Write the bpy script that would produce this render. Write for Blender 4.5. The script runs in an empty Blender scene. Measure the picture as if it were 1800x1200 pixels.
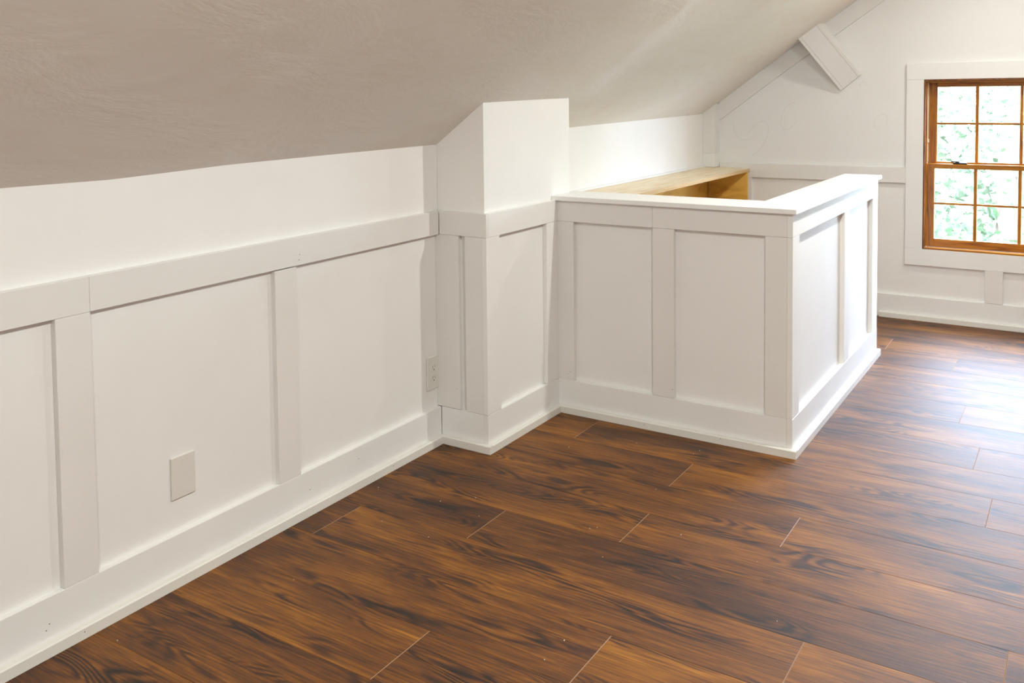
import bpy, bmesh, math, random
import numpy as np
from mathutils import Vector, Matrix
random.seed(7); rng = np.random.default_rng(7)
SC = bpy.context.scene
COL = SC.collection
T = 0.019                      # board thickness

# ------------------------------------------------------------------ camera
yaw, pitch, roll = 0.5795, 0.0517, -0.012
F = Vector((-math.sin(yaw)*math.cos(pitch), math.cos(yaw)*math.cos(pitch), -math.sin(pitch)))
R0 = Vector((math.cos(yaw), math.sin(yaw), 0)); U0 = R0.cross(F)
R = R0*math.cos(roll) + U0*math.sin(roll); U = U0*math.cos(roll) - R0*math.sin(roll)
cam_data = bpy.data.cameras.new('camera'); cam = bpy.data.objects.new('camera', cam_data); COL.objects.link(cam)
M = Matrix(((R.x, U.x, -F.x, 1.999), (R.y, U.y, -F.y, -2.670), (R.z, U.z, -F.z, 1.2623), (0, 0, 0, 1)))
cam.matrix_world = M
cam_data.sensor_width = 36; cam_data.lens = 1620.61*36/1800
cam_data.shift_x = (900-864.28)/1800; cam_data.shift_y = (251.69-600)/1800
cam_data.clip_start = 0.05; cam_data.clip_end = 200
SC.camera = cam

# ------------------------------------------------------------------ world, lights, exposure
SKY = 37.0
w = bpy.data.worlds.new('sky'); SC.world = w; w.use_nodes = True
bg = w.node_tree.nodes['Background']; bg.inputs[0].default_value = (0.64, 0.76, 1.0, 1); bg.inputs[1].default_value = SKY
vs = SC.view_settings; vs.view_transform = 'Standard'; vs.look = 'None'; vs.gamma = 1; vs.use_curve_mapping = False
vs.exposure = 0.61

def area(name, loc, size, power, color, shape='DISK', rot=(0, 0, 0), size_y=None, portal=False):
    d = bpy.data.lights.new(name, 'AREA'); d.shape = shape; d.size = size
    if size_y: d.size_y = size_y
    d.energy = power; d.color = color
    o = bpy.data.objects.new(name, d); COL.objects.link(o); o.location = loc; o.rotation_euler = rot
    if portal: d.cycles.is_portal = True
    return o
WARM = (0.955, 0.965, 0.905)
LIGHTS = [((1.72, 2.05), 7.0), ((1.75, 0.65), 16.5), ((1.95, -1.40), 24), ((1.90, -3.05), 17)]  # last entry is an added fill lamp that brightens the half wall's front
for (lx, ly), pw in LIGHTS:
    area('ceiling_lamp', (lx, ly, 2.085), 0.06, pw, WARM)
area('window_portal', (1.68, 2.99, 0.86), 0.92, 1, (1, 1, 1), 'RECTANGLE', (-math.pi/2, 0, 0), 0.93, True)

# ------------------------------------------------------------------ helpers
def mat(name, color, rough=0.5, spec=0.5, **k):
    m = bpy.data.materials.new(name); m.use_nodes = True
    b = m.node_tree.nodes['Principled BSDF']
    b.inputs['Base Color'].default_value = (*color, 1); b.inputs['Roughness'].default_value = rough
    b.inputs['Specular IOR Level'].default_value = spec
    for a, v in k.items(): b.inputs[a].default_value = v
    return m
class N:
    """tiny node graph helper"""
    def __init__(s, m): s.m = m; s.t = m.node_tree; s.b = s.t.nodes['Principled BSDF']
    def n(s, typ, **props):
        x = s.t.nodes.new(typ)
        ins = props.pop('ins', {})
        for k, v in props.items(): setattr(x, k, v)
        for k, v in ins.items():
            if hasattr(v, 'links') or isinstance(v, bpy.types.NodeSocket): s.t.links.new(v, x.inputs[k])
            else: x.inputs[k].default_value = v
        return x
    def math(s, op, a, b=0.0, clamp=False):
        x = s.t.nodes.new('ShaderNodeMath'); x.operation = op; x.use_clamp = clamp
        for i, v in enumerate((a, b)):
            if isinstance(v, bpy.types.NodeSocket): s.t.links.new(v, x.inputs[i])
            else: x.inputs[i].default_value = v
        return x.outputs[0]
    def mix(s, fac, a, b, mode='MIX'):
        x = s.t.nodes.new('ShaderNodeMix'); x.data_type = 'RGBA'; x.blend_type = mode
        for i, v in ((0, fac), (6, a), (7, b)):
            if isinstance(v, bpy.types.NodeSocket): s.t.links.new(v, x.inputs[i])
            else: x.inputs[i].default_value = v if i == 0 else (*v, 1)
        return x.outputs[2]
    def ramp(s, fac, stops):
        x = s.t.nodes.new('ShaderNodeValToRGB'); e = x.color_ramp.elements
        while len(e) < len(stops): e.new(0.5)
        for el, (p, c) in zip(e, stops): el.position = p; el.color = (*c, 1)
        s.t.links.new(fac, x.inputs[0]); return x.outputs[0]
    def noise(s, vec, scale, detail=2, rough=0.5, dist=0.0):
        return s.n('ShaderNodeTexNoise', ins={'Vector': vec, 'Scale': scale, 'Detail': detail, 'Roughness': rough, 'Distortion': dist}).outputs['Fac']
    def maps(s, vec, scale):
        return s.n('ShaderNodeMapping', ins={'Vector': vec, 'Scale': scale}).outputs[0]
    def bump(s, h, strength, dist):
        x = s.n('ShaderNodeBump', ins={'Height': h, 'Strength': strength, 'Distance': dist}); s.t.links.new(x.outputs[0], s.b.inputs['Normal'])
    def out(s, sock, name): s.t.links.new(sock, s.b.inputs[name])

def paint(name, color, rough, grain=0.0, smudge=0.03, bumpd=0.0006):
    """painted board or drywall: slight smudges, brush / roller relief"""
    m = mat(name, color, rough, 0.35); g = N(m)
    tc = g.n('ShaderNodeNewGeometry').outputs['Position']
    a = g.noise(tc, 3.1, 5, 0.6); dark = tuple(c*(1-2*smudge) for c in color); lite = tuple(min(1, c*(1+smudge)) for c in color)
    c = g.mix(g.math('MULTIPLY', a, 1.0, True), dark, lite)
    sp = g.math('GREATER_THAN', g.noise(tc, 34, 3, 0.7), 0.735)      # small scuffs
    c = g.mix(g.math('MULTIPLY', sp, 0.10), c, (0.45, 0.41, 0.36))
    g.out(c, 'Base Color')
    h = g.noise(tc, 260 if not grain else 90, 2, 0.5)
    g.bump(h, 0.06, bumpd)
    return m
GABLE = paint('gable_drywall', (0.84, 0.835, 0.82), 0.75)
DRY = paint('drywall_paint', (0.90, 0.89, 0.87), 0.75)
PANEL = paint('panel_paint', (0.86, 0.85, 0.83), 0.55)
BOARD = paint('primed_board', (0.81, 0.795, 0.77), 0.5, 1, 0.035)
BASE = paint('baseboard_paint', (0.86, 0.855, 0.84), 0.42, 1)
SHOE = paint('shoe_paint', (0.80, 0.785, 0.735), 0.4, 1)
CAPM = paint('cap_paint', (0.90, 0.895, 0.88), 0.4, 1, 0.015)
PLATE = mat('plate_plastic', (0.74, 0.72, 0.675), 0.35)
SLOT = mat('slot_dark', (0.03, 0.025, 0.02), 0.6)
METAL = mat('latch_metal', (0.015, 0.015, 0.018), 0.5, 0.2)
LINER = mat('jamb_liner', (0.80, 0.74, 0.60), 0.4)
HOLE = mat('nail_hole_dark', (0.10, 0.08, 0.06), 0.8)
PENCIL = mat('pencil_grey', (0.62, 0.61, 0.59), 0.8)
PLAIN = mat('plain_white', (0.80, 0.79, 0.76), 0.6)

# ceiling: joint compound blotches
CEIL = mat('ceiling_drywall', (0.8, 0.78, 0.74), 0.8, 0.2); g = N(CEIL)
pos = g.n('ShaderNodeNewGeometry').outputs['Position']
a = g.noise(g.maps(pos, (1.2, 0.8, 1)), 1.6, 4, 0.6, 0.8)
mud = g.math('MULTIPLY', g.math('SUBTRACT', g.noise(g.maps(pos, (5.0, 1.6, 4)), 1.5, 4, 0.65, 1.2), 0.52), 5.0, True)
c = g.mix(a, (0.79, 0.745, 0.68), (0.90, 0.88, 0.84))
c = g.mix(g.math('MULTIPLY', mud, 0.30), c, (0.80, 0.71, 0.58))
g.out(c, 'Base Color'); g.bump(g.noise(g.maps(pos, (2, 1, 2)), 3.0, 5, 0.6, 0.5), 0.35, 0.012)

# floor planks
def wood_floor():
    m = mat('stained_plank', (0.2, 0.06, 0.01), 0.3); g = N(m)
    oi = g.n('ShaderNodeObjectInfo').outputs['Random']
    tc = g.n('ShaderNodeTexCoord').outputs['Object']
    off = g.n('ShaderNodeCombineXYZ', ins={0: g.math('MULTIPLY', oi, 61.0), 1: g.math('MULTIPLY', oi, 23.7), 2: 0.0}).outputs[0]
    v = g.n('ShaderNodeVectorMath', operation='ADD', ins={0: tc, 1: off}).outputs[0]
    broad = g.noise(g.maps(v, (1.1, 4.2, 1)), 1.5, 4, 0.6, 0.6)
    field = g.noise(g.maps(v, (1.5, 8.0, 1)), 1.0, 2, 0.45, 0.3)
    rings = g.math('SINE', g.math('MULTIPLY', field, 130.0)); rings = g.math('ADD', g.math('MULTIPLY', rings, 0.5), 0.5)
    rings = g.math('POWER', rings, 1.6)
    mask = g.math('MULTIPLY', g.math('SUBTRACT', g.noise(g.maps(v, (2.1, 7.5, 1)), 1.3, 2, 0.5), 0.50), 7.0, True)
    fine = g.noise(g.maps(v, (3.0, 95.0, 1)), 1.6, 6, 0.65, 0.4)
    fine2 = g.noise(g.maps(v, (9.0, 240.0, 1)), 1.4, 3, 0.6)
    t = g.math('ADD', g.math('MULTIPLY', broad, 0.78), g.math('MULTIPLY', fine, 0.70))
    t = g.math('ADD', t, g.math('MULTIPLY', fine2, 0.25))
    t = g.math('ADD', t, g.math('MULTIPLY', g.math('SUBTRACT', oi, 0.5), 0.10))
    t = g.math('SUBTRACT', t, g.math('MULTIPLY', g.math('MULTIPLY', rings, mask), 0.33))
    t = g.math('SUBTRACT', t, 0.365)
    col = g.ramp(t, [(0.16, (0.012, 0.0032, 0.0001)), (0.38, (0.064, 0.0175, 0.0003)), (0.52, (0.146, 0.0450, 0.0005)),
                     (0.66, (0.265, 0.094, 0.0022)), (0.84, (0.52, 0.205, 0.009))])
    g.out(col, 'Base Color')
    g.out(g.math('ADD', g.math('MULTIPLY', fine, 0.10), 0.51), 'Roughness')
    hgt = g.math('ADD', g.math('MULTIPLY', fine, 0.7), g.math('ADD', g.math('MULTIPLY', fine2, 0.5), g.math('MULTIPLY', g.math('MULTIPLY', rings, mask), -0.25)))
    g.bump(hgt, 0.30, 0.0012)
    g.b.inputs['Specular IOR Level'].default_value = 0.58
    return m
PLANK = wood_floor()
CORE = mat('plank_core', (0.42, 0.24, 0.13), 0.5)
SUBF = mat('subfloor', (0.10, 0.06, 0.03), 0.9)

def wood(name, c0, c1, c2, scale=(4, 4, 4), rough=0.4, stretch=None):
    m = mat(name, c1, rough); g = N(m)
    tc = g.n('ShaderNodeNewGeometry').outputs['Position']
    v = g.maps(tc, stretch or scale)
    n1 = g.noise(v, 2.0, 5, 0.6, 0.8)
    g.out(g.ramp(n1, [(0.3, c0), (0.5, c1), (0.72, c2)]), 'Base Color'); g.bump(n1, 0.1, 0.001)
    return m
WIN_V = wood('stained_sash_upright', (0.13, 0.032, 0.003), (0.37, 0.135, 0.004), (0.54, 0.22, 0.010), rough=0.3, stretch=(30, 30, 2))
WIN_H = wood('stained_sash_crosswise', (0.13, 0.032, 0.003), (0.37, 0.135, 0.004), (0.54, 0.22, 0.010), rough=0.3, stretch=(2, 30, 30))
JAMB = wood('dark_jamb', (0.06, 0.015, 0.003), (0.17, 0.05, 0.006), (0.34, 0.10, 0.01), rough=0.35, stretch=(30, 30, 2))
PLY = wood('plywood', (0.76, 0.56, 0.34), (0.87, 0.73, 0.51), (0.91, 0.82, 0.65), rough=0.55, stretch=(18, 1.6, 18))
PLYD = wood('plywood_orange', (0.60, 0.30, 0.04), (0.84, 0.50, 0.10), (0.90, 0.62, 0.18), rough=0.5, stretch=(2, 2, 7))
PLYE = wood('plywood_edge', (0.42, 0.24, 0.09), (0.70, 0.48, 0.24), (0.82, 0.62, 0.36), rough=0.7, stretch=(4, 1, 260))
GLASS = bpy.data.materials.new('window_glass'); GLASS.use_nodes = True
t_ = GLASS.node_tree; t_.nodes.clear()
o_ = t_.nodes.new('ShaderNodeOutputMaterial'); mx = t_.nodes.new('ShaderNodeMixShader'); tr = t_.nodes.new('ShaderNodeBsdfTransparent'); gl = t_.nodes.new('ShaderNodeBsdfGlossy')
gl.inputs['Roughness'].default_value = 0.02; mx.inputs[0].default_value = 0.06; tr.inputs[0].default_value = (0.96, 0.98, 0.97, 1)
t_.links.new(tr.outputs[0], mx.inputs[1]); t_.links.new(gl.outputs[0], mx.inputs[2]); t_.links.new(mx.outputs[0], o_.inputs[0])

def box(bm, x0, x1, y0, y1, z0, z1, bev=0.0):
    if x0 > x1: x0, x1 = x1, x0
    if y0 > y1: y0, y1 = y1, y0
    if z0 > z1: z0, z1 = z1, z0
    v = [bm.verts.new((x, y, z)) for x in (x0, x1) for y in (y0, y1) for z in (z0, z1)]
    fs = [bm.faces.new([v[i] for i in f]) for f in ((0, 1, 3, 2), (4, 6, 7, 5), (0, 4, 5, 1), (2, 3, 7, 6), (0, 2, 6, 4), (1, 5, 7, 3))]
    if bev:
        es = list({e for f in fs for e in f.edges})
        bmesh.ops.bevel(bm, geom=es, offset=bev, segments=1, affect='EDGES')
    return bm
def prism(bm, pts, axis, a, b):
    """polygon pts (2D) extruded along axis from a to b"""
    def P(p, t): q = list(p); q.insert(axis, t); return q
    A = [bm.verts.new(P(p, a)) for p in pts]; B = [bm.verts.new(P(p, b)) for p in pts]
    bm.faces.new(A); bm.faces.new(B[::-1]); n = len(pts)
    for i in range(n): bm.faces.new([A[i], B[i], B[(i+1) % n], A[(i+1) % n]])
    bmesh.ops.recalc_face_normals(bm, faces=bm.faces)
    return bm
def hexa(bm, front, back):
    A = [bm.verts.new(p) for p in front]; B = [bm.verts.new(p) for p in back]
    bm.faces.new(A); bm.faces.new(B[::-1])
    for i in range(4): bm.faces.new([A[i], B[i], B[(i+1) % 4], A[(i+1) % 4]])
    bmesh.ops.recalc_face_normals(bm, faces=bm.faces)
    return bm
WL = {}
def obj(name, bm, m, parent=None, smooth=False):
    me = bpy.data.meshes.new(name)
    c = Vector((0, 0, 0))
    if len(bm.verts):
        xs = [v.co for v in bm.verts]
        lo = Vector([min(v[i] for v in xs) for i in range(3)]); hi = Vector([max(v[i] for v in xs) for i in range(3)])
        c = (lo+hi)/2; c.z = lo.z
        for v in bm.verts: v.co -= c
    bm.normal_update(); bm.to_mesh(me); bm.free()
    for mm in (m if isinstance(m, (list, tuple)) else [m]): me.materials.append(mm)
    if smooth:
        for p in me.polygons: p.use_smooth = True
    o = bpy.data.objects.new(name, me); COL.objects.link(o)
    if parent: o.parent = parent; o.location = c - WL[parent]
    else: o.location = c
    WL[o] = c
    return o
def B(name, m, parent, x0, x1, y0, y1, z0, z1, bev=0.0008):
    return obj(name, box(bmesh.new(), x0, x1, y0, y1, z0, z1, bev), m, parent)
def empty(name, loc):
    o = bpy.data.objects.new(name, None); COL.objects.link(o); o.location = loc; o.empty_display_size = 0.05
    WL[o] = Vector(loc); return o
def tag(o, label, cat, group=None):
    o['label'] = label; o['category'] = cat
    if group: o['group'] = group
    return o
def struct(o): o['kind'] = 'structure'; return o
def cyl(bm, c, axis, r, d, n=16):
    """disc of radius r from c along axis by d"""
    pts = [(r*math.cos(2*math.pi*i/n), r*math.sin(2*math.pi*i/n)) for i in range(n)]
    o = [c[i] for i in range(3) if i != axis]
    return prism(bm, [(o[0]+p[0], o[1]+p[1]) for p in pts], axis, c[axis], c[axis]+d)

# ------------------------------------------------------------------ measured frame of the room
RT, RB, BB, S, SH = 0.8473, 0.7633, 0.1304, 0.0292, 0.0192      # rail top/bottom, baseboard top, shoe height and depth beyond the boards
XC, YH, XH, YE, YG = 0.2236, 0.5125, 1.1430, 1.9871, 2.8084
CT, CB = 0.863, 0.8456
GY = YG + T                                                     # gable drywall plane
RX, YB = 4.40, -4.0                                             # room's right wall, wall behind the camera
KY = [-4.2, -1.6, -1.3, -.95, -.49, .03, .65, 1.04, 2.0, 2.73, 2.85]
KZ = [1.070, 1.073, 1.069, 1.080, 1.084, 1.087, 1.097, 1.113, 1.125, 1.134, 1.152]
def hc(x, y):
    x = min(x, RX - x)
    z = float(np.interp(y, KY, KZ)) + 0.735*x - 0.02*x*x
    z += 0.0025*math.sin(3.1*y + 2*x)*math.sin(4*x + 1.3*y) * min(1, abs(x)*4)
    return min(z, 2.125)

# ------------------------------------------------------------------ floor: slab, planks
sb = bmesh.new()
for r in ((-.1, RX+.1, YB-.1, .709), (-.1, .27, .709, 2.0), (1.0, RX+.1, .709, 2.0), (-.1, RX+.1, 2.0, 2.95)):
    box(sb, *r, -0.12, -0.0066)
floor = struct(obj('floor', sb, SUBF))
rows = [2.808+.02, 2.56, 2.33, 2.10, 1.87, 1.635, 1.40, 1.17, .94, .718, .503, .279, .066, -.1445, -.355, -.562, -.775, -.985, -1.20]
while rows[-1] > YB: rows.append(rows[-1]-.2115)
rows = rows[::-1]
JO = {-1.20: .705, -.985: 1.077, -.775: .123, -.562: .519, -.355: .898, -.1445: 1.289, .066: .874, .279: 1.756, .503: 1.0, .718: 1.681,
      .94: .80, 1.17: 1.589, 1.40: .95, 1.635: .60, 1.87: 1.482, 2.10: 1.160, 2.33: .70, 2.56: .55}
JO[-1.20] = .705; JO[-.985] = 1.077
L = 1.34
cache = {}
def plank_mesh(ln, wd):
    k = (round(ln, 3), round(wd, 3))
    if k in cache: return cache[k]
    bm = bmesh.new(); gx, th, ch = 0.0003, 0.0062, 0.0009
    X, Y = ln/2-gx, wd/2-gx; cy = 0.0006
    top = [bm.verts.new(p) for p in ((-X+ch, -Y+cy, 0), (X-ch, -Y+cy, 0), (X-ch, Y-cy, 0), (-X+ch, Y-cy, 0))]
    mid = [bm.verts.new(p) for p in ((-X, -Y, -.0005), (X, -Y, -.0005), (X, Y, -.0005), (-X, Y, -.0005))]
    bot = [bm.verts.new(p) for p in ((-X, -Y, -th), (X, -Y, -th), (X, Y, -th), (-X, Y, -th))]
    bm.faces.new(top); bm.faces.new(bot[::-1])
    for i in range(4):
        j = (i+1) % 4
        f = bm.faces.new((mid[i], mid[j], top[j], top[i])); f.material_index = 1 if i in (1, 3) else 0
        bm.faces.new((bot[i], bot[j], mid[j], mid[i]))
    me = bpy.data.meshes.new('floor_plank'); bm.to_mesh(me); bm.free(); me.materials.append(PLANK); me.materials.append(CORE)
    cache[k] = me; return me
for y0, y1 in zip(rows[:-1], rows[1:]):
    jj = min(JO, key=lambda k: abs(k-y0)); ph = JO[jj] if abs(jj-y0) < .03 else random.uniform(0, L)
    ym = (y0+y1)/2
    xs = 1.005 if .62 < ym < 1.98 else 0.0
    if y1 > YG: y1 = YG+.015
    cuts = [xs]; x = ph % L
    while x < RX:
        if x > xs+.08: cuts.append(x)
        x += L
    cuts.append(RX)
    for a, b in zip(cuts[:-1], cuts[1:]):
        o = bpy.data.objects.new('floor_plank', plank_mesh(b-a, y1-y0)); COL.objects.link(o)
        o.parent = floor; o.location = Vector(((a+b)/2, (y0+y1)/2, 0)) - WL[floor]

# ------------------------------------------------------------------ ceiling: sloped, flat ridge strip, sloped
bm = bmesh.new()
xs = sorted(set([-.12, 0.0] + [round(i*RX/44, 4) for i in range(45)] + [RX+.12])); ys = [YB-.12 + i*(2.95-YB+.12)/58 for i in range(59)]
V = [[bm.verts.new((x, y, hc(x, y))) for y in ys] for x in xs]
for i in range(len(xs)-1):
    for j in range(len(ys)-1): bm.faces.new((V[i][j], V[i][j+1], V[i+1][j+1], V[i+1][j]))
ceil = struct(obj('ceiling', bm, CEIL, smooth=True))
sol = ceil.modifiers.new('thickness', 'SOLIDIFY'); sol.thickness = 0.05; sol.offset = -1

# ------------------------------------------------------------------ walls
def wedge_wall(y0, y1, x0, x1, extra, m, name):
    pts = [(x0, -0.12)] + [(x1, -0.12)]
    n = 24
    for i in range(n+1):
        x = x1 + (x0-x1)*i/n; pts.append((x, hc(min(max(x, 0), RX), (y0+y1)/2) + extra))
    return pts
# left knee wall
bm = bmesh.new()
for a, b in zip(np.linspace(YB-.1, 2.95, 40)[:-1], np.linspace(YB-.1, 2.95, 40)[1:]):
    za, zb = hc(0, a)+.012, hc(0, b)+.012
    hexa(bm, [(0, a, -.12), (0, b, -.12), (0, b, zb), (0, a, za)], [(-.1, a, -.12), (-.1, b, -.12), (-.1, b, zb), (-.1, a, za)])
bmesh.ops.remove_doubles(bm, verts=bm.verts, dist=1e-5)
wall_left = struct(obj('wall_left', bm, DRY))
PT = 0.0015                                                     # painted panel skin below the rail
b1, b1e, b2, b2e = -1.4757, -1.3870, -.8004, -.7132
bats = [(-3.64, -3.55), (-2.80, -2.71), (-2.16, -2.07), (b1, b1e), (b2, b2e)]
edges = [YB] + [e for b in bats for e in b] + [-.0005]
for i in range(0, len(edges), 2):
    B('panel', PANEL, wall_left, -.01, PT, edges[i]-.01 if i else edges[i], edges[i+1]+.01 if i < len(edges)-2 else -.0005, BB-.01, RB+.01, 0)
for i, (a, b) in enumerate(bats):
    B('batten', BOARD, wall_left, 0, T, a, b, BB+.0006, RB-.0006 - (.0028 if i == 4 else 0))
B('top_rail', BOARD, wall_left, 0, T, YB, b1e-.0004, RB, RT)
B('top_rail', BOARD, wall_left, 0, T-.0006, b1e+.0004, -.0006, RB, RT)
bl = struct(B('baseboard_left', BASE, None, 0, T, YB, -.0006, 0.0005, BB))
bm = bmesh.new(); prism(bm, [(T+.0003, .0005), (T+SH, .0005), (T+SH, S-.003), (T+SH-.003, S), (T+.0003, S)], 1, YB, -SH)
# (x,z) polygon along y
obj('shoe_molding', bm, SHOE, bl)

# chase (boxed bump-out beside the half wall)
cx1 = XC-T
pts = [(0, -.0), (cx1, -.0), (cx1, hc(cx1, .3)+.02), (0, hc(0, .3)+.02)]
chase = bmesh.new()
ya, yb = T, .650
fr = [(0.001, ya, 0.0005), (cx1, ya, 0.0005), (cx1, ya, hc(cx1, ya)+.006), (0.001, ya, hc(0, ya)+.006)]
bk = [(0.001, yb, 0.0005), (cx1, yb, 0.0005), (cx1, yb, hc(cx1, yb)+.006), (0.001, yb, hc(0, yb)+.006)]
wall_chase = struct(obj('wall_chase', hexa(chase, fr, bk), DRY))
# front face boards (facing the camera)
B('top_rail', BOARD, wall_chase, 0.0195, XC, 0, T, RB, RT)
B('batten', BOARD, wall_chase, 0.0008, .1035, 0.0, T, BB+.0015, RB-.0006)
B('batten', BOARD, wall_chase, .1305, cx1-.0006, 0.0008, T, BB+.0006, RB-.0006)
B('panel', PANEL, wall_chase, .10, .135, T-PT, T+.001, BB, RB, 0)
# side face boards
B('top_rail', PANEL, wall_chase, cx1, XC, T+.0004, YH-.0004, RB, RT)
B('batten', PANEL, wall_chase, cx1, XC, 0, .0864, BB+.0012, RB-.0006)
B('batten', PANEL, wall_chase, cx1, XC-.0004, .4255, YH-.0004, BB+.0006, RB-.0006)
B('panel', PANEL, wall_chase, cx1-.001, cx1+PT, .08, .43, BB-.005, RB+.005, 0)
bc = struct(B('baseboard_chase', BASE, None, 0.0195, cx1-.0004, 0, T, 0.0005, BB))
B('side_board', BASE, bc, cx1, XC, 0, YH-.0006, 0.0005, BB)
bm = bmesh.new(); prism(bm, [(-.0003, .0005), (-SH, .0005), (-SH, S-.003), (-SH+.003, S), (-.0003, S)], 0, T+.0003, XC+SH-.0004)
obj('shoe_molding', bm, SHOE, bc)
bm = bmesh.new(); prism(bm, [(XC+.0001, .0005), (XC+SH, .0005), (XC+SH, S-.003), (XC+SH-.003, S), (XC+.0001, S)], 1, -.0002, YH-SH-.0004)
obj('shoe_molding', bm, SHOE, bc)

# gable wall with the window opening
WX0, WX1, WZ0, WZ1 = 1.2209, 2.139, .3952, 1.3209
bm = bmesh.new(); ty = 2.95
def gable(x0, x1, z0, z1f):
    n = max(1, int((x1-x0)/.1)); q = np.linspace(x0, x1, n+1)
    for a, b in zip(q[:-1], q[1:]):
        za, zb = z1f(a), z1f(b)
        hexa(bm, [(a, GY, z0), (b, GY, z0), (b, GY, zb), (a, GY, za)], [(a, ty, z0), (b, ty, z0), (b, ty, zb), (a, ty, za)])
top = lambda x: hc(min(max(x, 0), RX), GY)+.01
gable(0, WX0, -.12, top); gable(WX1, RX, -.12, top)
gable(WX0, WX1, WZ1, top); gable(WX0, WX1, -.12, lambda x: WZ0)
bmesh.ops.remove_doubles(bm, verts=bm.verts, dist=1e-5)
wall_back = struct(obj('wall_back', bm, GABLE))
GRT, GRB = .8376, .7534
B('top_rail', BOARD, wall_back, .0805, 1.1332, YG, GY, GRB, GRT)
B('batten', BOARD, wall_back, .198, .279, YG, GY, BB+.0006, GRB-.0006)
B('panel', PANEL, wall_back, .27, 1.50, GY-PT, GY+.001, BB-.005, .305, 0)
B('panel', PANEL, wall_back, .27, 1.135, GY-PT+.0002, GY+.001, .29, GRB+.005, 0)
B('panel', PANEL, wall_back, 1.60, 2.30, GY-PT, GY+.001, BB-.005, .315, 0)
for a, b in ((1.5277, 1.6119), (1.975, 2.06)):
    B('batten', BOARD, wall_back, a, b, YG, GY, BB+.0003, .3046-.0003)
B('top_rail', BOARD, wall_back, 2.2268, RX, YG, GY, GRB, GRT)
bb = struct(B('baseboard_back', BASE, None, .30, RX, YG, GY-.0003, 0.0005, BB-.001))
bm = bmesh.new(); prism(bm, [(YG-.0003, .0005), (YG-SH, .0005), (YG-SH, S-.003), (YG-SH+.003, S), (YG-.0003, S)], 0, 1.005, RX)
obj('shoe_molding', bm, SHOE, bb)
# corner post and slope trim
bm = bmesh.new()
py0, px1 = 2.737, .078
def post(z0, z1a, z1b, y0=py0): return hexa(bmesh.new(), [(0.001, y0, z0), (px1, y0, z0), (px1, y0, z1b), (0.001, y0, z1a)], [(0.001, GY, z0), (px1, GY, z0), (px1, GY, z1b), (0.001, GY, z1a)])
t1 = struct(obj('trim_1', post(.895, hc(0, py0)+.004, hc(px1, py0)+.004), BOARD))
obj('lower_block', post(.8125, .8943, .8943, py0-.001), PANEL, t1)
bm = bmesh.new(); A = []; N_ = 26
xa = [px1+.0005 + (1.385-px1)*i/N_ for i in range(N_+1)]
pts = [(x, hc(x, YG)+.004) for x in xa] + [(x, hc(x, YG)-.107) for x in xa[::-1]]
t2 = struct(obj('trim_2', prism(bm, pts, 1, YG, GY-.0003), BOARD))
# pencil loops left on the drywall
def loop(cx, cz, rx, rz, rot, a0=0, a1=2*math.pi, wd=.0011):
    bm = bmesh.new(); n = 30; prev = None
    for i in range(n+1):
        a = a0+(a1-a0)*i/n; ps = []
        for s in (-wd/2, wd/2):
            x, z = (rx+s)*math.cos(a), (rz+s)*math.sin(a)
            ps.append((cx+x*math.cos(rot)-z*math.sin(rot), cz+x*math.sin(rot)+z*math.cos(rot)))
        vs_ = [bm.verts.new((p[0], y, p[1])) for p in ps for y in (GY-.0004, GY)]
        if prev:
            bm.faces.new((prev[0], vs_[0], vs_[2], prev[2])); bm.faces.new((prev[0], prev[1], vs_[1], vs_[0])); bm.faces.new((prev[2], vs_[2], vs_[3], prev[3]))
        prev = vs_
    obj('pencil_mark', bm, PENCIL, wall_back)
loop(.30, .985, .055, .115, -.5, -1.2, 3.2); loop(.235, 1.06, .075, .085, .2, 2.5, 5.6); loop(.50, 1.12, .045, .085, -.4, 1.6, 6.2); loop(.905, 1.297, .017, .017, 0, -.4, 3.6); loop(1.0, 1.09, .03, .045, -.5, 0, 5)

# right knee wall and the wall behind the camera (outside the picture)
wall_right = struct(obj('wall_right', box(bmesh.new(), RX, RX+.1, YB-.1, 2.95, -.12, 1.12), DRY))
struct(B('baseboard_right', BASE, None, RX-T, RX-.0003, YB+.02, YG-.001, .0005, BB))
bm = bmesh.new(); pts = [(-.1, -.12), (RX+.1, -.12)] + [(RX+.1 - (RX+.2)*i/30, hc(min(max(RX+.1-(RX+.2)*i/30, 0), RX), YB)+.008) for i in range(31)]
struct(obj('wall_front', prism(bm, pts, 1, YB-.1, YB), DRY))
struct(B('baseboard_front', BASE, None, .02, RX-.02, YB+.0003, YB+T, .0005, BB))

# ------------------------------------------------------------------ window
win = struct(empty('window_1', (1.68, GY, WZ0)))
cas = (1.1337, 2.2262, .3046, 1.4094)
B('head_casing', BASE, win, cas[0]-.0003, cas[1], YG-.0005, GY, WZ1, cas[3])
B('side_casing', BASE, win, cas[0], WX0, YG, GY, WZ0+.0004, WZ1-.0004)
B('side_casing', BASE, win, WX1, cas[1], YG, GY, WZ0+.0004, WZ1-.0004)
B('apron', BASE, win, cas[0]-.0006, cas[1], YG-.0005, GY, cas[2], WZ0)
y_in, y_out = YG+.001, 2.955
B('jamb', JAMB, win, WX0, WX0+.008, y_in, y_out, WZ0, WZ1, .0005)
B('jamb', JAMB, win, WX1-.008, WX1, y_in, y_out, WZ0, WZ1, .0005)
B('head_jamb', JAMB, win, WX0+.008, WX1-.008, y_in, y_out, WZ1-.008, WZ1, .0005)
B('sill', WIN_H, win, WX0+.008, WX1-.008, y_in, y_out+.03, WZ0, WZ0+.010, .0005)
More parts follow.
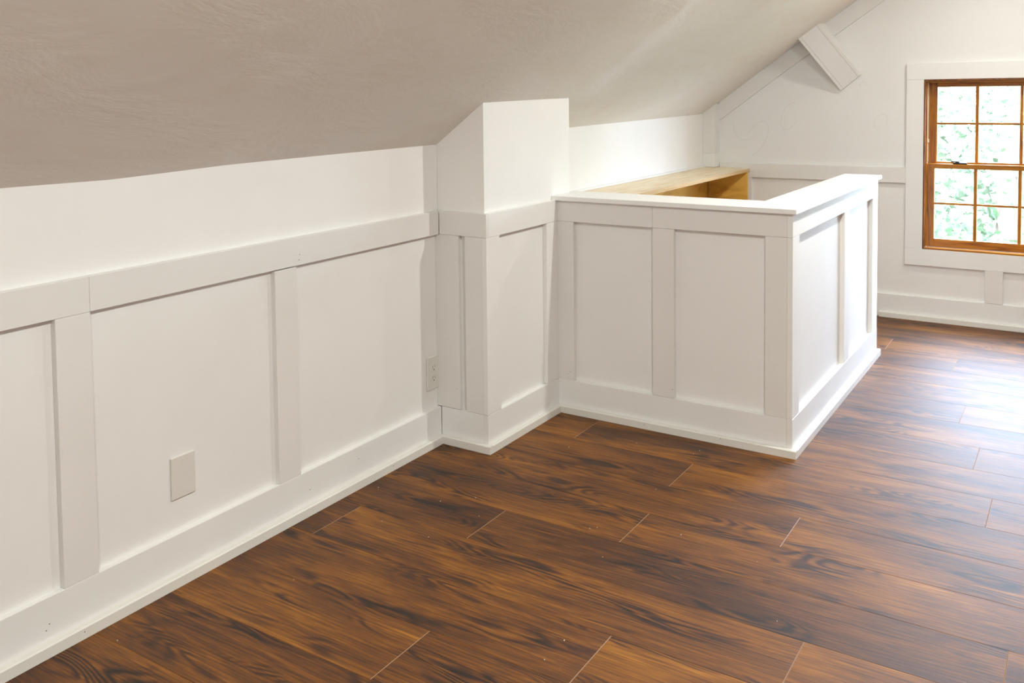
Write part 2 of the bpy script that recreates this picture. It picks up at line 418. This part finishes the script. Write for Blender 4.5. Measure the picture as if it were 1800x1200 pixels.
for s, a in ((1, WX0+.008), (-1, WX1-.008)):                    # stops and vinyl liner strips
    B('stop', WIN_V, win, a, a+s*.006, 2.835, 2.847, WZ0+.011, WZ1-.009, .0005)
    B('jamb_liner', LINER, win, a, a+s*.0035, 2.849, 2.853, WZ0+.011, WZ1-.009, 0)
    B('jamb_liner', LINER, win, a, a+s*.007, 2.886, 2.890, .87, WZ1-.009, 0)
B('head_stop', WIN_H, win, WX0+.015, WX1-.015, 2.835, 2.885, WZ1-.018, WZ1-.0085, .0005)
MX = [(1.4630, 1.4800), (1.6705, 1.6875), (1.8780, 1.8950)]
def sash(y0, y1, z0, z1, gz0, gz1, mz, gx0, gx1, x0, x1):
    s = empty('sash', (1.68, y0, z0)); s.parent = win; s.location = WL[s]-WL[win]
    B('stile', WIN_V, s, x0, gx0, y0, y1, z0, z1, .001); B('stile', WIN_V, s, gx1, x1, y0, y1, z0, z1, .001)
    B('bottom_rail', WIN_H, s, gx0+.0002, gx1-.0002, y0, y1, z0, gz0, .001); B('top_rail', WIN_H, s, gx0+.0002, gx1-.0002, y0, y1, gz1, z1, .001)
    for a, b in MX: B('muntin', WIN_V, s, a, b, y0+.004, y1-.008, gz0, gz1, .002)
    cutx = [gx0] + [q for p in MX for q in p] + [gx1]
    for i in range(0, len(cutx), 2):
        B('muntin', WIN_H, s, cutx[i], cutx[i+1], y0+.004, y1-.008, mz-.006, mz+.006, .002)
        for za, zb in ((gz0, mz-.006), (mz+.006, gz1)):
            B('pane', GLASS, s, cutx[i], cutx[i+1], y1-.012, y1-.009, za, zb, 0)
    return s
lo = sash(2.854, 2.884, WZ0+.012, .862, .451, .836, .645, 1.2725, 2.0875, 1.2330, 2.1270)
hi = sash(2.891, 2.921, .840, WZ1-.010, .872, 1.2790, 1.0800, 1.2785, 2.0815, 1.2325, 2.1275)
for xc in (1.395, 1.965):                                       # sash latches on the meeting rail
    bm = bmesh.new(); box(bm, xc-.032, xc+.034, 2.856, 2.878, .8622, .870, .001); cyl(bm, (xc-.012, 2.867, .8700), 2, .010, .007, 12); box(bm, xc-.044, xc-.012, 2.860, 2.869, .8715, .8775, .001)
    obj('sash_latch', bm, METAL, win)
B('tilt_latch', LINER, win, WX0+.0085, WX0+.018, 2.876, 2.889, .975, .995, .001)

# ------------------------------------------------------------------ half wall around the stairwell
hw = empty('stairwell_half_wall', (.67, YH, 0))
tag(hw, 'white panelled half wall with a flat cap wrapped around the stairwell opening', 'half wall')
Z0 = .0006
core = bmesh.new(); fy1, sx0 = .694, 1.002
box(core, cx1+.0025, XH-T, YH+T, fy1, Z0, CB-.0004); box(core, sx0, XH-T, fy1, YE, Z0, CB-.0004)
obj('wall_core', core, PANEL, hw)
hb0, hb1, hb1e, hb2 = .2938, .6271, .7116, 1.0479
x0 = cx1+.001
f = dict(y0=YH, y1=YH+T)
B('top_rail', BOARD, hw, x0, hb1-.0003, YH, YH+T-.0002, RB, CB-.0004); B('top_rail', BOARD, hw, hb1+.0003, XH-T-.0003, YH, YH+T-.0002, RB, CB-.0004)
B('batten', BOARD, hw, x0, hb0, YH, YH+T-.0002, BB+.0003, RB-.0006); B('batten', BOARD, hw, hb1, hb1e, YH, YH+T-.0002, BB+.0008, RB-.0006)
B('batten', BOARD, hw, hb2, XH-T-.0003, YH, YH+T-.0002, BB+.0003, RB-.0006)
rb0, rb1, rb1e, rb2 = .5992, 1.2981, 1.3883, 1.8738
B('top_rail', PANEL, hw, XH-T, XH, YH, YE, RB, CB-.0004)
for a, b in ((YH, rb0), (rb1, rb1e), (rb2, YE)): B('batten', PANEL, hw, XH-T, XH, a, b, BB+.0003, RB-.0006)
B('baseboard', BASE, hw, x0, XH-T-.0003, YH, YH+T-.0002, Z0, BB); B('baseboard', BASE, hw, XH-T, XH+.001, YH, YE, Z0, BB)
bm = bmesh.new(); prism(bm, [(YH-.0003, Z0), (YH-SH, Z0), (YH-SH, S-.003), (YH-SH+.003, S), (YH-.0003, S)], 0, XC+.0004, XH+SH-.0003); obj('shoe_molding', bm, SHOE, hw)
bm = bmesh.new(); prism(bm, [(XH+.0011, Z0), (XH+SH, Z0), (XH+SH, S-.003), (XH+SH-.003, S), (XH+.0011, S)], 1, YH-.0002, YE+.004); obj('shoe_molding', bm, SHOE, hw)
bm = bmesh.new(); co = .0147
prism(bm, [(cx1+.0008, YH-co), (XH+co, YH-co), (XH+co, YE+co), (.9871, YE+co), (.9871, .7093), (.19, .7093), (.19, .6515), (cx1+.0008, .6515)], 2, CB, CT)
bmesh.ops.bevel(bm, geom=[e for e in bm.edges], offset=.0012, segments=2, affect='EDGES')
obj('cap', bm, CAPM, hw)

# stairwell shaft and stairs (below the opening)
bm = bmesh.new()
box(bm, .16, .27, .60, 2.0, -2.6, -.125); box(bm, 1.0, 1.1, .60, 2.0, -2.6, -.125); box(bm, .27, 1.0, .60, .70, -2.6, -.125)
struct(obj('wall_stairwell', bm, DRY))
stairs = empty('staircase', (.63, 1.9, -2.4)); tag(stairs, 'plain wooden stairs going down inside the half wall opening', 'stairs')
for i in range(7):
    z = -.19*(i+1); y = 2.0-.17*i
    B('tread', PLY, stairs, .272, .998, y-.19, y, z-.03, z, .002); B('riser', PLAIN, stairs, .272, .998, y-.016, y, z+.0005, z+.158, 0)

# unfinished plywood ledge over the stairs
lg = empty('plywood_ledge', (.13, 1.75, .60)); tag(lg, 'bare plywood ledge box along the knee wall beside the stairwell', 'ledge')
lx, lz = .266, .812
ly0, ly1 = .7098, YG-.001
bm = bmesh.new(); hexa(bm, [(.002, ly0, lz-.018), (lx, ly0, lz-.022), (lx, ly1, lz-.025), (.002, ly1, lz-.018)], [(.002, ly0, lz), (lx, ly0, lz-.004), (lx, ly1, lz-.007), (.002, ly1, lz)])
B('scribe_strip', DRY, lg, .0008, .018, ly0, py0-.002, lz+.0006, lz+.010)
top_b = obj('top_board', bm, PLY, lg)
bm = bmesh.new(); hexa(bm, [(lx+.0003, ly0, lz-.022), (lx+.0015, ly0, lz-.022), (lx+.0015, ly1, lz-.025), (lx+.0003, ly1, lz-.025)], [(lx+.0003, ly0, lz-.004), (lx+.0015, ly0, lz-.004), (lx+.0015, ly1, lz-.007), (lx+.0003, ly1, lz-.007)])
obj('ply_edge', bm, PLYE, lg)
B('end_panel', PLYD, lg, .014, .258, ly1-.013, ly1-.001, .0006, lz-.027, .0005)
B('back_panel', PLYD, lg, .0012, .0125, .7105, ly1-.0145, .0006, lz-.020, .0005)
B('cleat', PLYD, lg, .0135, .05, .75, ly1-.02, lz-.056, lz-.0275, .001)

# ------------------------------------------------------------------ boxed brace between slope and gable wall
br = empty('boxed_brace', (.84, GY, 1.27)); tag(br, 'white boxed diagonal brace joining the sloped ceiling to the gable wall', 'brace')
BL, BR_ = Vector((.789, 2.8075, 1.267)), Vector((.896, 2.8075, 1.355)); TL, TR = Vector((.588, 2.647, 1.566)), Vector((.699, 2.647, 1.650))
def strip(u0, u1, dy, name, m):
    f = [BL.lerp(BR_, u0), BL.lerp(BR_, u1), TL.lerp(TR, u1), TL.lerp(TR, u0)]
    for p in f: p.y += dy
    bk = [Vector((p.x, GY-.0006, p.z)) for p in f]
    obj(name, hexa(bmesh.new(), f, bk), m, br)
strip(0, .115, 0, 'side_board', PANEL); strip(.122, .868, .0012, 'face_board', PANEL); strip(.875, 1, 0, 'side_board', PANEL)

# ------------------------------------------------------------------ electrical plates
def plate(name, yc, zc, hw_, hh, label, cat):
    p = obj(name, box(bmesh.new(), PT+.0003, .0075, yc-hw_, yc+hw_, zc-hh, zc+hh, .0022), PLATE)
    return tag(p, label, cat)
bp = plate('blank_plate', -1.1275, .2733, .038, .0565, 'blank white cover plate with two screws low on the left panel', 'cover plate')
for dz in (-.0415, .0415): obj('screw', cyl(bmesh.new(), (.0075, -1.1275, .2733+dz), 0, .0032, .0008, 12), PLATE, bp)
op = plate('outlet', -.0300, .2606, .0365, .0605, 'white duplex electrical outlet in the corner beside the bump-out', 'outlet')
for dz in (-.0195, .0195):
    zc = .2606+dz
    pts = [(-.030+.0168*math.cos(a), zc+max(-.0135, min(.0135, .0168*math.sin(a)))) for a in [2*math.pi*i/24 for i in range(24)]]
    fc = obj('receptacle', prism(bmesh.new(), pts, 0, .0073, .0086), PLATE, op)
    B('slot', SLOT, fc, .0084, .0088, -.0373, -.0357, zc-.0015, zc+.0075, 0); B('slot', SLOT, fc, .0084, .0088, -.0243, -.0229, zc-.0005, zc+.0070, 0)
    obj('ground_hole', cyl(bmesh.new(), (.0084, -.030, zc-.0075), 0, .0026, .0004, 10), SLOT, fc)
obj('screw', cyl(bmesh.new(), (.0075, -.030, .2606), 0, .0025, .0008, 10), PLATE, op)

# ------------------------------------------------------------------ nail holes, floor crumbs
def nails(parent, axis, pts, r=.0014):
    for p in pts:
        obj('nail_hole', cyl(bmesh.new(), p, axis, r, .0003, 8), HOLE, parent)
nails(bl, 0, [(T, -1.516, .068), (T, -1.524, .056), (T, -.457, .091), (T, -.678, .071), (T+SH, -1.442, .018), (T+SH, -.305, .018)])
nails(wall_left, 0, [(T, -.699, .795), (T, -.702, .78)])
nails(hw, 1, [(.261, YH-SH-.0003, .018), (.601, YH-SH-.0003, .018), (.896, YH-SH-.0003, .022), (.277, YH-.0003, .163), (.267, YH-.0003, .154), (.705, YH-.0003, .165), (1.05, YH+.0185, .727)])
nails(wall_chase, 1, [(.088, -.0003, .207)])
nails(bc, 0, [(XC, .431, .046), (XC, .437, .053)])
CRUMB = mat('crumb_white', (0.75, 0.70, 0.62), 0.8)
cr = [(.848, .023), (1.03, -.224), (.634, .35), (.852, .402), (.844, .361), (.806, -.309), (.791, -.326), (.896, -.456), (1.26, -.259), (.471, -.43), (.392, -.331), (.312, -.409), (.243, -.61), (.081, -.433), (.422, -.616), (.262, -.99), (.993, -.851), (.991, -.939), (1.386, -.513), (.108, -1.405), (.443, .189), (.193, .075)]
first = None
for i, (x, y) in enumerate(cr):
    if first is None:
        bm = bmesh.new(); bmesh.ops.create_icosphere(bm, subdivisions=1, radius=.0016)
        for v in bm.verts: v.co *= random.uniform(.7, 1.2)
        o = obj('plaster_crumb', bm, CRUMB); first = o
    else:
        o = first.copy(); COL.objects.link(o)
    o.location = (x, y, -.0002); s = random.uniform(.6, 1.15); o.scale = (s, s, s); o.rotation_euler = (0, 0, i*1.3)
    tag(o, 'tiny white plaster crumb lying on the dark wood floor', 'crumb', 'plaster crumbs on the floor')

# ------------------------------------------------------------------ recessed lamp fittings in the flat ceiling strip; the last holds the added fill
TRIMW = mat('lamp_trim', (0.85, 0.85, 0.83), 0.4)
for i, ((x_, y_), pw) in enumerate(LIGHTS):
    bm = bmesh.new(); n = 32
    ro, ri = .085, .062
    ring = []
    for k in range(n):
        a = 2*math.pi*k/n; c_, s_ = math.cos(a), math.sin(a)
        ring.append([bm.verts.new((x_+r*c_, y_+r*s_, z)) for r, z in ((ro, 2.124), (ro, 2.117), (ri, 2.115), (ri, 2.124))])
    for k in range(n):
        p, q = ring[k], ring[(k+1) % n]
        for m_ in range(4): bm.faces.new((p[m_], q[m_], q[(m_+1) % 4], p[(m_+1) % 4]))
    o = obj('recessed_light', bm, TRIMW)
    tag(o, ['recessed round ceiling light nearest the gable window', 'recessed round ceiling light above the half wall corner', 'recessed round ceiling light above the open floor near the camera', 'added unseen round ceiling fill light farthest from the gable window'][i], 'ceiling light', 'recessed lights')

# ------------------------------------------------------------------ outside: lawn and trees
LAWN = mat('lawn', (0.3, 0.45, 0.2), 0.9, 0.1); g = N(LAWN)
pos = g.n('ShaderNodeNewGeometry').outputs['Position']
g.out(g.ramp(g.noise(pos, 1.2, 6, 0.7), [(0.35, (0.09, 0.12, 0.07)), (0.6, (0.155, 0.175, 0.12))]), 'Base Color')
gr = B('ground', LAWN, None, -40, 45, 3.4, 90, -3.6, -3.5, 0); struct(gr)
BARK = mat('bark', (0.16, 0.12, 0.09), 0.9)
def leafmat(name, a, b):
    m = mat(name, a, 0.6, 0.2); g = N(m); pos = g.n('ShaderNodeNewGeometry').outputs['Position']
    g.out(g.ramp(g.noise(pos, 2.6, 4, 0.7), [(0.36, a), (0.62, b)]), 'Base Color'); return m
LEAF = [leafmat('leaf_pale', (0.055, 0.10, 0.047), (0.15, 0.175, 0.115)), leafmat('leaf_mid', (0.052, 0.09, 0.047), (0.13, 0.16, 0.10))]
def tree(x, y, h, r, k, label):
    t = empty('leafy_tree', (x, y, -3.5)); tag(t, label, 'tree', 'trees beyond the window')
    bm = bmesh.new(); n = 8; prev = None
    for j in range(7):
        z = -3.5+h*.75*j/6; rr = .22*(1-.11*j); dx = .12*math.sin(j*1.1+x)
        ring = [bm.verts.new((x+dx+rr*math.cos(2*math.pi*i/n), y+rr*math.sin(2*math.pi*i/n), z)) for i in range(n)]
        if prev:
            for i in range(n): bm.faces.new((prev[i], prev[(i+1) % n], ring[(i+1) % n], ring[i]))
        prev = ring
    obj('trunk', bm, BARK, t)
    nl = 9000; nb = 26
    bc_ = rng.normal(size=(nb, 3)); bc_ /= np.linalg.norm(bc_, axis=1)[:, None]; bc_ *= rng.uniform(.35, .85, (nb, 1))
    c = bc_[rng.integers(0, nb, nl)]*np.array([r, r, h*.5]) + rng.normal(size=(nl, 3))*np.array([r, r, h*.5])*.17
    c += np.array([0, 0, h*.52])
    a = rng.normal(size=(nl, 3)); a /= np.linalg.norm(a, axis=1)[:, None]; b = np.cross(a, rng.normal(size=(nl, 3))); b /= np.linalg.norm(b, axis=1)[:, None]
    s = rng.uniform(.05, .105, (nl, 1)); P = np.stack([c-a*s, c-b*s*.6, c+a*s, c+b*s*.6], 1).reshape(-1, 3)
    me = bpy.data.meshes.new('foliage'); me.from_pydata(P.tolist(), [], [tuple(range(4*i, 4*i+4)) for i in range(nl)]); me.materials.append(LEAF[k])
    o = bpy.data.objects.new('foliage', me); COL.objects.link(o); o.parent = t; o['kind'] = 'stuff'
for a in ((1.1, 12.0, 8.2, 3.3, 0, 'pale green leafy tree nearest the window, filling its panes'),
          (-7.4, 13.5, 7.8, 2.9, 1, 'leafy tree off to the left of the window'),
          (9.4, 13.0, 7.6, 2.9, 1, 'leafy tree off to the right of the window'),
          (-3.4, 23.5, 8.6, 3.3, 0, 'leafy tree farther back on the left'),
          (5.8, 24.0, 8.8, 3.3, 1, 'leafy tree farther back on the right')):
    tree(*a)
